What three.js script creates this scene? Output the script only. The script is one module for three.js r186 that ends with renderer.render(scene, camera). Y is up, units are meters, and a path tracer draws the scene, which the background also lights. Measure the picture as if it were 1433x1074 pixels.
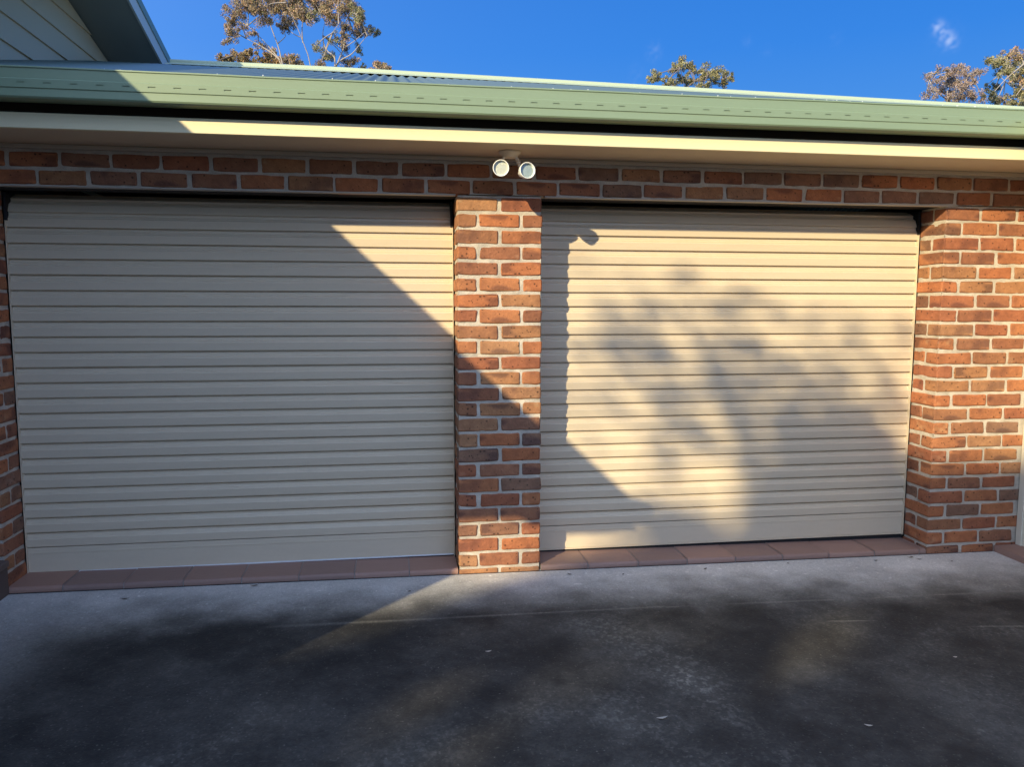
import * as THREE from 'three';
import { mergeGeometries, mergeVertices } from 'three/addons/utils/BufferGeometryUtils.js';

// ---------------------------------------------------------------- camera, sky, sun, exposure
const scene = new THREE.Scene();
const camera = new THREE.PerspectiveCamera(52.7, 4 / 3, 0.05, 900);
camera.position.set(-0.3345, 1.5316, 4.235);
camera.rotation.order = 'YXZ';
camera.rotation.set(-0.1042, -0.1494, 0.0017);

const SUN = new THREE.Vector3(-0.9, 0.554, 1).normalize();
const SKY_GAIN = 0.95;
function skyTexture() {
  const W = 3072, H = 1536, d = new Float32Array(W * H * 4);
  const keys = [[-90, .13, .36, .74], [0, .13, .36, .74], [17, .030, .200, .66], [28, .006, .130, .54], [90, .02, .12, .46]];
  // wisps: azimuth measured by direction vectors, angular sizes in radians
  const wisp = (x, y, z) => new THREE.Vector3(x, y, z).normalize();
  const wisps = [];
  const cam = new THREE.PerspectiveCamera(); cam.rotation.order = 'YXZ'; cam.rotation.copy(camera.rotation); cam.updateMatrixWorld();
  const through = (px, py) => wisp((px - 716.5) / 1083.9, -(py - 537) / 1083.9, -1).applyQuaternion(cam.quaternion);
  for (const [px, py, r, s] of [[1312, 35, 4.5, .42], [1315, 42, 5, .44], [1320, 48, 5, .34], [1326, 55, 6.5, .36], [1330, 63, 6, .24], [1322, 52, 13, .05], [916, 68, 7, .07], [914, 76, 8, .07], [890, 104, 10, .03], [1046, 58, 5, .05], [1170, 55, 7, .03], [1072, 72, 6, .03]])
    wisps.push({ v: through(px, py), r: r / 1083.9, s });
  const v = new THREE.Vector3();
  for (let j = 0; j < H; j++) {
    const el = (j + .5) / H * 180 - 90, e = el * Math.PI / 180;
    let k = 0; while (k < keys.length - 2 && el > keys[k + 1][0]) k++;
    const t0 = Math.min(1, Math.max(0, (el - keys[k][0]) / (keys[k + 1][0] - keys[k][0])));
    for (let i = 0; i < W; i++) {
      const az = ((i + .5) / W - .5) * 2 * Math.PI;
      v.set(Math.cos(e) * Math.cos(az), Math.sin(e), Math.cos(e) * Math.sin(az));
      const c = v.dot(SUN), g = Math.acos(Math.min(1, Math.max(-1, c))), glow = Math.exp(-g / .36), broad = ((1 + c) / 2) ** 2.6;
      const o = (j * W + i) * 4;
      let r = keys[k][1] + (keys[k + 1][1] - keys[k][1]) * t0, gg = keys[k][2] + (keys[k + 1][2] - keys[k][2]) * t0, b = keys[k][3] + (keys[k + 1][3] - keys[k][3]) * t0;
      r += .9 * glow + .84 * broad; gg += .85 * glow + 1.10 * broad; b += .75 * glow + 1.52 * broad;
      if (v.z < -.5 && el > 5 && el < 45) for (const w of wisps) {
        const dd = v.distanceTo(w.v) / w.r;
        if (dd < 2.5) { const n = smooth(.30, .72, fbm(az * 330, el * 6.5, 77, 4)) * 1.5; const a = .75 * w.s * Math.exp(-dd * dd) * n; r += (.62 - r) * a; gg += (.72 - gg) * a; b += (.95 - b) * a; }
      }
      d[o] = r * SKY_GAIN; d[o + 1] = gg * SKY_GAIN; d[o + 2] = b * SKY_GAIN; d[o + 3] = 1;
    }
  }
  const t = new THREE.DataTexture(d, W, H, THREE.RGBAFormat, THREE.FloatType);
  t.mapping = THREE.EquirectangularReflectionMapping; t.magFilter = t.minFilter = THREE.LinearFilter; t.needsUpdate = true;
  return t;
}

// ---------------------------------------------------------------- noise and helpers
function hash(x, y, s) { let h = Math.imul(x, 374761393) + Math.imul(y, 668265263) + Math.imul(s, 1442695041); h = Math.imul(h ^ (h >>> 13), 1274126177); h ^= h >>> 16; return (h >>> 0) / 4294967296; }
function vn(x, y, s) {
  const xi = Math.floor(x), yi = Math.floor(y), fx = x - xi, fy = y - yi, u = fx * fx * (3 - 2 * fx), w = fy * fy * (3 - 2 * fy);
  const a = hash(xi, yi, s), b = hash(xi + 1, yi, s), c = hash(xi, yi + 1, s), d = hash(xi + 1, yi + 1, s);
  return a + (b - a) * u + (c - a) * w + (a - b - c + d) * u * w;
}
function fbm(x, y, s, o = 4) { let t = 0, a = .5, n = 0; for (let i = 0; i < o; i++) { t += a * vn(x, y, s + i * 17); n += a; a *= .5; x *= 2.03; y *= 2.03; } return t / n; }
function n3(x, y, z, s) { return (vn(x + z * .71, y - z * .37, s) + vn(y + x * .53, z + 11.3 - x * .29, s + 5)) - 1; }
const smooth = (a, b, x) => { const t = Math.min(1, Math.max(0, (x - a) / (b - a))); return t * t * (3 - 2 * t); };
let seed = 12345; const rnd = () => { seed = (Math.imul(seed, 1664525) + 1013904223) >>> 0; return seed / 4294967296; };
const rr = (a, b) => a + (b - a) * rnd();

scene.background = skyTexture(); scene.environment = scene.background;
const sun = new THREE.DirectionalLight(new THREE.Color().setRGB(1, .85, .535), 5.0);
sun.position.copy(SUN).multiplyScalar(60); sun.target.position.set(0, 0, 0); sun.castShadow = true; sun.shadow.radius = 1;
Object.assign(sun.shadow.camera, { left: -14, right: 14, top: 14, bottom: -14, near: 1, far: 140 }); sun.shadow.mapSize.set(4096, 4096);
scene.add(sun, sun.target);
const EXPOSURE = 1.25;

const used = {};
function numbered(n) { const k = used[n] = (used[n] ?? -1) + 1; return k ? n + '_' + String(k).padStart(3, '0') : n; }
function tag(o, label, category, group) { o.userData.label = label; o.userData.category = category; if (group) o.userData.group = group; return o; }
function thing(name, label, category, pos = [0, 0, 0], group) { const g = new THREE.Group(); g.name = numbered(name); g.position.set(...pos); scene.add(g); return tag(g, label, category, group); }
function part(name, geo, mat, parent) {
  const m = new THREE.Mesh(geo, mat); m.castShadow = m.receiveShadow = true;
  if (parent === scene) m.name = numbered(name);
  else { const c = parent.userData.n ??= {}; Object.defineProperty(parent.userData, 'n', { enumerable: false, value: c, configurable: true }); const k = c[name] = (c[name] ?? -1) + 1; m.name = k ? name + '_' + String(k).padStart(3, '0') : name; }
  parent.add(m); return m;
}
const col = (r, g, b) => new THREE.Color().setRGB(r, g, b);
const std = (r, g, b, rough = .8, o = {}) => new THREE.MeshStandardMaterial({ color: col(r, g, b), roughness: rough, ...o });
const box = (x0, x1, y0, y1, z0, z1) => new THREE.BoxGeometry(x1 - x0, y1 - y0, z1 - z0).translate((x0 + x1) / 2, (y0 + y1) / 2, (z0 + z1) / 2);
// chamfered box, in place
function cbox(x0, x1, y0, y1, z0, z1, r = .004) {
  const g = new THREE.BoxGeometry(x1 - x0, y1 - y0, z1 - z0, 3, 3, 3), h = [(x1 - x0) / 2, (y1 - y0) / 2, (z1 - z0) / 2], p = g.attributes.position, nn = g.attributes.normal;
  for (let i = 0; i < p.count; i++) {
    const q = [p.getX(i), p.getY(i), p.getZ(i)], rq = Math.min(r, ...h), inn = [], d = [];
    for (let a = 0; a < 3; a++) { if (Math.abs(q[a]) < h[a] * .99) q[a] = Math.sign(q[a]) * (h[a] - rq); inn[a] = Math.max(-(h[a] - rq), Math.min(h[a] - rq, q[a])); d[a] = q[a] - inn[a]; }
    const l = Math.hypot(...d) || 1;
    p.setXYZ(i, inn[0] + d[0] / l * rq + (x0 + x1) / 2, inn[1] + d[1] / l * rq + (y0 + y1) / 2, inn[2] + d[2] / l * rq + (z0 + z1) / 2);
    nn.setXYZ(i, d[0] / l, d[1] / l, d[2] / l);
  }
  boxUV(g); return g;
}
function boxUV(g, s = 1, ox = 0, oy = 0) { // uv in metres by facing
  const p = g.attributes.position, n = g.attributes.normal, uv = new Float32Array(p.count * 2);
  for (let i = 0; i < p.count; i++) {
    const ax = Math.abs(n.getX(i)), ay = Math.abs(n.getY(i)), az = Math.abs(n.getZ(i));
    let u, v; if (az >= ax && az >= ay) { u = p.getX(i); v = p.getY(i); } else if (ax >= ay) { u = p.getZ(i); v = p.getY(i); } else { u = p.getX(i); v = p.getZ(i); }
    uv[2 * i] = u * s + ox; uv[2 * i + 1] = v * s + oy;
  }
  g.setAttribute('uv', new THREE.BufferAttribute(uv, 2)); return g;
}
// sheet from a profile of (z, y) points swept along x
function sweepX(profile, xs, wave = () => [0, 0], flat = true) {
  const pos = [], idx = [], uv = []; const m = profile.length;
  const rows = flat ? profile.slice(0, -1).map((q, i) => [q, profile[i + 1]]) : [profile];
  for (const row of rows) { const base = pos.length / 3, k = row.length; let acc = 0;
    xs.forEach((x) => row.forEach(([z, y]) => { const w = wave(x, z, y); pos.push(x, y + w[1], z + w[0]); uv.push(x, y + z); }));
    for (let i = 0; i + 1 < xs.length; i++) for (let j = 0; j + 1 < k; j++) { const a = base + i * k + j; idx.push(a, a + k, a + 1, a + 1, a + k, a + k + 1); } }
  const g = new THREE.BufferGeometry(); g.setAttribute('position', new THREE.Float32BufferAttribute(pos, 3)); g.setAttribute('uv', new THREE.Float32BufferAttribute(uv, 2)); g.setIndex(idx); g.computeVertexNormals(); return g;
}
const range = (a, b, n) => Array.from({ length: n + 1 }, (_, i) => a + (b - a) * i / n);
function dataTex(W, H, f, srgb = true, wrap = THREE.RepeatWrapping) {
  const d = new Uint8Array(W * H * 4), enc = (v) => Math.max(0, Math.min(255, Math.round(255 * (srgb ? (v <= .0031308 ? 12.92 * v : 1.055 * Math.pow(Math.max(v, 0), 1 / 2.4) - .055) : v))));
  for (let j = 0; j < H; j++) for (let i = 0; i < W; i++) { const c = f(i, j), o = (j * W + i) * 4; d[o] = enc(c[0]); d[o + 1] = enc(c[1]); d[o + 2] = enc(c[2]); d[o + 3] = 255; }
  const t = new THREE.DataTexture(d, W, H); t.magFilter = THREE.LinearFilter; t.minFilter = THREE.LinearFilter; t.wrapS = t.wrapT = wrap; if (srgb) t.colorSpace = THREE.SRGBColorSpace; t.needsUpdate = true; return t;
}
const gy = (x) => .004 - .007 * (x - .2);                      // the drive falls a little to the right

// ---------------------------------------------------------------- ground
const ground = part('ground', new THREE.PlaneGeometry(700, 700, 1, 1).rotateX(-Math.PI / 2).rotateZ(-.007).translate(0, -.012, 0), std(.075, .08, .035, .95), scene);
ground.userData.kind = 'structure';
const DX0 = -2.95, DX1 = 3.75, DZ0 = -.3, DZ1 = 6.4;
{
  const W = 2048, H = 2048, spots = [];
  const line = (x, z) => { const w = .006 + .01 * fbm(x * 2, 1, 31, 2), c = .60 + .012 * (fbm(x * 1.3, 5, 32, 3) - .5) + .014 * (x - .3) * (x > 1 ? 1 : 0); return Math.exp(-(((z - c) / w) ** 2)) * smooth(.32, .6, fbm(x * 5, 3, 33, 3)) * smooth(-1.3, -.6, x); };
  const band = (x, z, x0, z0, x1, z1, w) => { const dx = x1 - x0, dz = z1 - z0, t = Math.max(0, Math.min(1, ((x - x0) * dx + (z - z0) * dz) / (dx * dx + dz * dz))); const d = Math.hypot(x - x0 - dx * t, z - z0 - dz * t); return Math.exp(-((d / w) ** 2)); };
  const f = (i, j) => {
    const x = DX0 + (i + .5) / W * (DX1 - DX0), z = DZ0 + (j + .5) / H * (DZ1 - DZ0);
    const n1 = fbm(x * 1.1, z * 1.1, 1, 4), n2 = fbm(x * 5, z * 5, 2, 4), fine = fbm(x * 42, z * 42, 3, 3), grit = hash(i, j, 4);
    // pale bare band along the wall, grime beyond
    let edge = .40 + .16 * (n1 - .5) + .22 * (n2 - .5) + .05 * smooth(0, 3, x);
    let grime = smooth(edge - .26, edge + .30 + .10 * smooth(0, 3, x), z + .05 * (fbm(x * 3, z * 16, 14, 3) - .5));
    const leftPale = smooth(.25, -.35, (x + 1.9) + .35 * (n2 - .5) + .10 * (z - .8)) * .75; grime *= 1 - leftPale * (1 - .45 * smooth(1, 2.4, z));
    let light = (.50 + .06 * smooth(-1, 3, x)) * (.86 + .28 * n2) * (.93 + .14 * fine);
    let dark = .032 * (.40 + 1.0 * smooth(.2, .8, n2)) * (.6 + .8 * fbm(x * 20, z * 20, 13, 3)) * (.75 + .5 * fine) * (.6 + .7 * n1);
    // worn, scuffed wheel bands
    let worn = .8 * band(x, z, .62, .75, .86, 1.3, .17) + .8 * band(x, z, .84, 1.25, .97, 2.1, .10) + .75 * band(x, z, .5, 1.5, .68, 2.0, .13) + .5 * band(x, z, 2.1, 1.05, 2.75, 1.15, .08) + .5 * band(x, z, -.6, 1.9, .2, 1.5, .1) + .3 * band(x, z, 1.7, .95, 2.3, 1.9, .3) + .45 * band(x, z, -1.6, 2.1, -.9, 1.5, .12);
    const scuff = smooth(.50, .72, fbm(x * 70, z * 62, 8, 3)) ;
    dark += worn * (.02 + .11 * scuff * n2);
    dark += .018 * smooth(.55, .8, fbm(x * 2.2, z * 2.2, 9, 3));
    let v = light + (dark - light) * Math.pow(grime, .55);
    v += .07 * line(x, z) * grime;
    const s1 = Math.exp(-(((z - .88 - .10 * (x - 1.73)) / .006) ** 2)) * smooth(1.68, 1.78, x) * smooth(1.98, 1.86, x), s2 = Math.exp(-(((z - 1.03 - .12 * (x - 2.41)) / .006) ** 2)) * smooth(2.36, 2.45, x) * smooth(3.1, 2.7, x);
    v += .10 * s1 + .09 * s2;
    if (grit > .9965) v += .10 * hash(i, j, 6); else if (grit < .02) v *= .7; else v *= .86 + .28 * hash(i, j, 5);
    v *= 1 + (.44 * vn(x * 120, z * 120, 16) - .22) * (.35 + .65 * grime); { const gx = x / .014, gz = z / .014, ix = Math.floor(gx), iz = Math.floor(gz), hh = hash(ix, iz, 18); if (hh > .93) { const d = Math.hypot(gx - ix - .3 - .4 * hash(ix, iz, 19), gz - iz - .3 - .4 * hash(ix, iz, 20)); v += (hh > .997 ? .14 : .05 + .25 * v) * smooth(.28, .12, d); } } const gr2 = vn(x * 75, z * 75, 17); if (gr2 > .86) v += (.02 + .5 * v) * (gr2 - .86) / .14;
    const warm = .5 + .5 * n1;
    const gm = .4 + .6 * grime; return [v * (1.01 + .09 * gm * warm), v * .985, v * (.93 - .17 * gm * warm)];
  };
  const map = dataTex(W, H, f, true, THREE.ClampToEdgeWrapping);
  const bump = dataTex(1024, 1024, (i, j) => { const v = .55 * fbm(i / 5, j / 5, 11, 3) + .45 * hash(i, j, 12); return [v, v, v]; }, false);
  bump.repeat.set(4, 4);
  const g = new THREE.PlaneGeometry(DX1 - DX0, DZ1 - DZ0, 60, 60); g.rotateX(-Math.PI / 2).translate((DX0 + DX1) / 2, 0, (DZ0 + DZ1) / 2);
  const p = g.attributes.position, uv = g.attributes.uv;
  for (let i = 0; i < p.count; i++) { uv.setXY(i, (p.getX(i) - DX0) / (DX1 - DX0), (p.getZ(i) - DZ0) / (DZ1 - DZ0)); p.setY(i, gy(p.getX(i)) + .004 * (fbm(p.getX(i) * .8, p.getZ(i) * .8, 15, 2) - .5) * smooth(.1, .6, p.getZ(i))); }
  g.computeVertexNormals();
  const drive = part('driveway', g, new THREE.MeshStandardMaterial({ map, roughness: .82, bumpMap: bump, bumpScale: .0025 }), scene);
  drive.userData.kind = 'structure';
}

// ---------------------------------------------------------------- materials
const BT = 1.3;
const brickMap = dataTex(1024, 1024, (i, j) => {
  const x = i / 1024 * BT, y = j / 1024 * BT;
  const low = fbm(x * 9, y * 13, 20, 4), mid = fbm(x * 40, y * 46, 21, 3), fine = fbm(x * 190, y * 190, 22, 2);
  let v = .70 * (.62 + .50 * low) * (.80 + .32 * mid) * (.86 + .28 * fine), red = 1, bl = 1;
  const smoke = smooth(.54, .74, fbm(x * 6.5 + 7, y * 9, 23, 3)); v *= 1 - .45 * smoke; bl += .22 * smoke;
  const cx = Math.floor(x * 34), cy = Math.floor(y * 34); // iron spots
  for (let a = -1; a <= 1; a++) for (let b = -1; b <= 1; b++) { const h = hash(cx + a, cy + b, 24); if (h < .38) { const dx = x * 34 - (cx + a + hash(cx + a, cy + b, 25)), dy = y * 34 - (cy + b + hash(cx + a, cy + b, 26)), r = .07 + .19 * hash(cx + a, cy + b, 27); v *= 1 - .72 * smooth(r, r * .45, Math.hypot(dx, dy) + .08 * (mid - .5)); } }
  const bloom = smooth(.66, .84, fbm(x * 14 + 3, y * 18, 28, 4)); v += .14 * bloom * fine;
  return [v * red, v * (.97 + .22 * bloom + .08 * (low - .5)), v * (.95 * bl + .35 * bloom)];
});
const brickBump = dataTex(512, 512, (i, j) => { const x = i / 512 * BT, y = j / 512 * BT; let v = .6 * fbm(x * 60, y * 60, 41, 3) + .4 * fbm(x * 170, y * 170, 42, 2); return [v, v, v]; }, false);
brickMap.repeat.set(1 / BT, 1 / BT); brickBump.repeat.set(1 / BT, 1 / BT);
const brickMat = (r, g, b) => new THREE.MeshStandardMaterial({ color: col(r, g, b), map: brickMap, bumpMap: brickBump, bumpScale: .004, roughness: .92 });
const brickMats = [[.62, .235, .10], [.66, .26, .11], [.56, .20, .095], [.60, .28, .125], [.70, .25, .10], [.52, .23, .11], [.62, .31, .15], [.50, .20, .10]].map((c) => brickMat(...c));
const smokyMats = [[.46, .22, .125], [.40, .215, .13], [.50, .22, .115]].map((c) => brickMat(...c));
const mortarMap = dataTex(512, 512, (i, j) => { const v = .60 * (.62 + .50 * fbm(i / 50, j / 50, 51, 3) + .26 * fbm(i / 4, j / 4, 52, 3)) * (hash(i, j, 53) > .985 ? .6 : 1); return [v * .86, v * .75, v * .60]; });
const mortarBump = dataTex(512, 512, (i, j) => { const v = .5 * fbm(i / 9, j / 9, 54, 3) + .5 * fbm(i / 3, j / 3, 55, 2); return [v, v, v]; }, false);
const mortarMat = new THREE.MeshStandardMaterial({ map: mortarMap, bumpMap: mortarBump, bumpScale: .003, roughness: .95 });
const dustMap = dataTex(512, 512, (i, j) => { const v = .93 * (.95 + .07 * fbm(i / 90, j / 14, 61, 4) + .03 * fbm(i / 6, j / 6, 62, 2)); return [v, v * .995, v * .985]; });
const creamDoor = new THREE.MeshStandardMaterial({ color: col(.735, .605, .43), map: dustMap, roughness: .28 });
const creamPaint = std(.80, .69, .43, .55), soffitPaint = std(.62, .50, .34, .8), trimPaint = std(.50, .43, .33, .7);
const green = new THREE.MeshStandardMaterial({ color: col(.225, .295, .18), map: dustMap, roughness: .45 }), greenLight = std(.40, .45, .29, .5), roofGreen = std(.12, .16, .13, .42);
const dark = std(.012, .012, .013, .8), steel = std(.48, .43, .36, .55), alu = std(.86, .85, .82, .4);
const interior = std(.25, .24, .22, .9);

// ---------------------------------------------------------------- bricks
function brickGeo(L, Hh, D, s) {
  const g = new THREE.BoxGeometry(L, Hh, D, 6, 4, 4), p = g.attributes.position, nn = g.attributes.normal, h = [L / 2, Hh / 2, D / 2], seg = [6, 4, 4], r = .009 + .004 * hash(s, 1, 90);
  const ox = rr(.15, BT - .15), oy = rr(.15, BT - .15);
  for (let i = 0; i < p.count; i++) {
    const q = [p.getX(i), p.getY(i), p.getZ(i)], inn = [], d = [];
    for (let a = 0; a < 3; a++) {
      const k = Math.round((q[a] / h[a] + 1) / 2 * seg[a]); q[a] = k === 0 ? -h[a] : k === seg[a] ? h[a] : -h[a] + r + (2 * h[a] - 2 * r) * (k - 1) / (seg[a] - 2);
      inn[a] = Math.max(-(h[a] - r), Math.min(h[a] - r, q[a])); d[a] = q[a] - inn[a];
    }
    const l = Math.hypot(...d) || 1, amp = .0040; const w = 27;
    const e = [n3(inn[0] * w + s * 3.1, inn[1] * w, inn[2] * w, 200 + s), n3(inn[0] * w + s * 1.7, inn[1] * w + 9, inn[2] * w, 230 + s), n3(inn[0] * w + s * 5.3, inn[1] * w + 4, inn[2] * w, 260 + s)];
    p.setXYZ(i, inn[0] + d[0] / l * r + amp * e[0], inn[1] + d[1] / l * r + amp * e[1], inn[2] + d[2] / l * r + amp * .8 * e[2]);
    nn.setXYZ(i, d[0] / l + .10 * e[1], d[1] / l + .10 * e[2], d[2] / l + .10 * e[0]);
  }
  g.normalizeNormals(); return boxUV(g, 1, ox, oy);
}
const BL = .230, BH = .076, BD = .110, J = .010, C = .086, Y0 = .037;
const geos = { L: [], H: [], Z: [] };
for (let s = 0; s < 9; s++) { geos.L.push(brickGeo(BL, BH, BD, s)); geos.H.push(brickGeo(BD, BH, BD, s + 20)); geos.Z.push(brickGeo(BD, BH, BL, s + 40)); }
// an x-long brick of any length (cut bricks)
const cuts = {};
function cutGeo(len) { const k = Math.round(len * 100); return (cuts[k] ??= [0, 1].map((q) => brickGeo(k / 100, BH, BD, 60 + k + q)))[rnd() < .5 ? 0 : 1]; }
function brick(parent, kind, x, y, z, smoky = .1, mat) {
  const g = typeof kind === 'number' ? cutGeo(kind) : geos[kind][Math.floor(rnd() * 9)];
  const m = part('brick', g, mat ?? (rnd() < smoky ? smokyMats[Math.floor(rnd() * 3)] : brickMats[Math.floor(rnd() * 8)]), parent);
  m.position.set(x + rr(-.0025, .0025), y + rr(-.002, .002), z + rr(-.002, .0015)); m.rotation.set(rr(-.008, .008), rr(-.006, .006), rr(-.012, .012)); m.scale.set(rr(.962, 1.004), rr(.925, 1.015), 1);
  if (rnd() < .5) { m.rotation.z += Math.PI; }
  return m;
}
function mortarGeo(x0, x1, y0, y1, z0, z1) {
  const s = .016, g = new THREE.BoxGeometry(x1 - x0, y1 - y0, z1 - z0, Math.ceil((x1 - x0) / s), Math.ceil((y1 - y0) / s), Math.max(2, Math.ceil((z1 - z0) / s))).translate((x0 + x1) / 2, (y0 + y1) / 2, (z0 + z1) / 2);
  const p = g.attributes.position, n = g.attributes.normal;
  for (let i = 0; i < p.count; i++) {
    const x = p.getX(i), y = p.getY(i), z = p.getZ(i), e = .0034 * n3(x * 30, y * 30, z * 30, 300) + .0020 * n3(x * 80, y * 80, z * 80, 310);
    p.setXYZ(i, x + n.getX(i) * e, y, z + n.getZ(i) * e);
  }
  const m = mergeVertices((g.deleteAttribute('uv'), g.deleteAttribute('normal'), g), 1e-5); m.computeVertexNormals(); return boxUV(m, 2);
}

// ---------------------------------------------------------------- the garage
const XL = -2.345, XP = .47, XR = 2.899, XE = 3.50, HL = 2.101, ZD = -.231, RD = .23;
const garage = thing('garage', 'red brick double garage with green gutter and two cream roller doors', 'garage');
const REC = .0068;
const yc = (k) => Y0 + C * (k + .5) + .0;                     // centre of course k, -1 is the one half in the ground
{ // middle pier: courses of two stretchers, and of half / stretcher / half
  const pier = part('brick_pier', mortarGeo(REC, XP - REC, -.1, HL + .004, -RD + REC, -REC), mortarMat, garage);
  for (let k = -1; k < 24; k++) {
    const y = yc(k), odd = (k + 1) % 2 === 0, sm = k === 3 ? 1 : k > 9 ? .02 : k < 3 ? .1 : .16;
    if (odd) { brick(pier, 'L', BL / 2, y, -BD / 2, sm); brick(pier, 'L', XP - BL / 2, y, -BD / 2, sm); brick(pier, 'L', BL / 2, y, -RD + BD / 2, sm); brick(pier, 'L', XP - BL / 2, y, -RD + BD / 2, sm); }
    else { brick(pier, 'Z', BD / 2, y, -RD / 2, sm); brick(pier, 'L', XP / 2, y, -BD / 2, sm); brick(pier, 'Z', XP - BD / 2, y, -RD / 2, sm); }
  }
}
{ // wall right of the right door
  const w = part('brick_wall', mortarGeo(XR + REC, XE + .1, -.1, HL + .004, -RD + REC, -REC), mortarMat, garage);
  for (let k = -1; k < 24; k++) {
    const y = yc(k), odd = (k + 1) % 2 === 0, sm = k > 8 ? .03 : k < 5 ? .3 : .15;
    let x;
    if (!odd) { brick(w, 'Z', XR + BD / 2, y, -RD / 2, sm); x = XR + BD + J; }
    else { brick(w, 'L', XR + BL / 2, y, -BD / 2, sm); brick(w, 'H', XR + BD / 2, y, -RD + BD / 2, sm); x = XR + BL + J; }
    while (x < XE - .04) { const len = Math.min(BL, XE + .03 - x); if (len > .2) brick(w, 'L', x + BL / 2, y, -BD / 2, sm); else brick(w, len, x + len / 2, y, -BD / 2, sm); x += BL + J; }
  }
}
{ // wall left of the left door
  const w = part('brick_wall', mortarGeo(-2.86, XL - REC, -.1, HL + .004, -RD + REC, -REC), mortarMat, garage);
  for (let k = -1; k < 24; k++) {
    const y = yc(k), odd = (k + 1) % 2 === 0;
    if (!odd) { brick(w, 'Z', XL - BD / 2, y, -RD / 2, .2); brick(w, 'L', XL - BD - J - BL / 2, y, -BD / 2, .2); }
    else { brick(w, 'L', XL - BL / 2, y, -BD / 2, .2); brick(w, 'H', XL - BD / 2, y, -RD + BD / 2, .2); }
  }
}
{ // brick courses over the doors, with more dark bricks to imitate eaves shade
  const l = part('brick_lintel', mortarGeo(-2.86, XE + .1, HL + .0095, 2.30, -BD + .004, -REC), mortarMat, garage);
  part('lintel_beam', box(-2.80, XE, HL + .008, 2.30, -RD + .004, -BD - .002), std(.03, .026, .022, .8), garage);
  for (const [y, x0] of [[HL + .047, .078 - .24 * 11], [HL + .047 + C, -.055 - .24 * 11]])
    for (let x = x0 - .24; x < XE + .02; x += .24) if (x > -2.8) brick(l, 'L', x + .12, y, -BD / 2, .3);
}
for (const [a, b] of [[XL - .09, -.004], [XP + .012, XR + .07]]) part('lintel_bar', cbox(a, b, HL + .0008, HL + .0085, -.045, .0035, .002), steel, garage);

// roller doors
function slatGeo(x0, x1, drop) { // one rib of the curtain, top of it at y = 0
  const prof = [[-.0200, 0], [-.0200, -.0030], [-.0090, -.0050], [-.0095, -.0170], [-.0030, -.0240], [-.0040, -.0265], [.0036, -.0342], [.0040, -.0365], [.0006, -.0762], [-.0008, -.0782], [-.0195, -.0795], [-.0200, -.0823]];
  const g = sweepX(prof, [x0, x1], undefined, true); return g;
}
function rollerDoor(x0, x1, label, sealLeft, sealRight, aluStrip) {
  const d = new THREE.Group(); d.name = numbered('roller_door'); d.userData.label = label; garage.add(d);
  const sg = slatGeo(x0 + .004, x1 - .004), P = .0823, yb = .19, R = .12, yTop = 1.985;
  // curtain: flat below yTop, then curling back on to its drum
  for (let k = 1; k <= 26; k++) {
    const s = yb + P * k;                                         // arc length at the top of this rib
    const m = part('slat', sg, creamDoor, d);
    if (s <= yTop + .02) { m.position.set(0, s + rr(-.0005, .0005), ZD + rr(-.0006, .0006)); m.rotation.x = rr(-.006, .006); }
    else { const th = (s - P - yTop) / R + P / R / 2, t0 = (s - yTop) / R; m.position.set(0, yTop + R * Math.sin(t0), ZD - R * (1 - Math.cos(t0))); m.rotation.x = -th; }
  }
  part('bottom_rail', mergeGeometries([cbox(x0 + .004, x1 - .004, .052, yb - .0005, ZD - .014, ZD - .001, .0015), cbox(x0 + .004, x1 - .004, yb - .034, yb - .027, ZD - .003, ZD + .0012, .001)]), creamDoor, d);
  part('bottom_strip', cbox(x0 + .006, x1 - .006, .045, .0515, ZD - .016, ZD + .005, .001), aluStrip ? alu : creamDoor, d);
  // rubber seal under the rail
  const sgeo = box(x0 + .006, x1 - .006, 0, .02, ZD - .03, ZD - .004), p = sgeo.attributes.position;
  for (let i = 0; i < p.count; i++) { const t = (p.getX(i) - x0) / (x1 - x0); p.setY(i, p.getY(i) > .01 ? .0449 : .034 + gy(p.getX(i)) - .004); }
  part('weather_seal', sgeo, dark, d);
  for (const [a, b] of [[x0 - .0005, x0 + .0035], [x1 - .0035, x1 + .0005]]) part('guide', cbox(a, b, .04, 1.99, ZD - .05, ZD + .010, .0015), creamDoor, d);
  for (const [a, b] of [[x0, x0 + .014], [x1 - .014, x1]]) part('corner_gap_plate', cbox(a, b, 1.955, 2.098, ZD - .2, ZD + .013, .002), dark, d);  // near-black plates added to stand for the dark gap beside the curtain top
  part('drum', new THREE.CylinderGeometry(.098, .098, x1 - x0 - .03, 40).rotateZ(Math.PI / 2).translate((x0 + x1) / 2, yTop, ZD - R), dark, d);
  return d;
}
rollerDoor(XL + .003, -.003, 'cream ribbed roller door, mostly in bluish shade, left of the brick pier', 0, 0, true);
const doorR = rollerDoor(XP + .003, XR - .003, 'sunlit cream ribbed roller door with dappled tree shadow, right of the brick pier', 0, 0, false);

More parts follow.
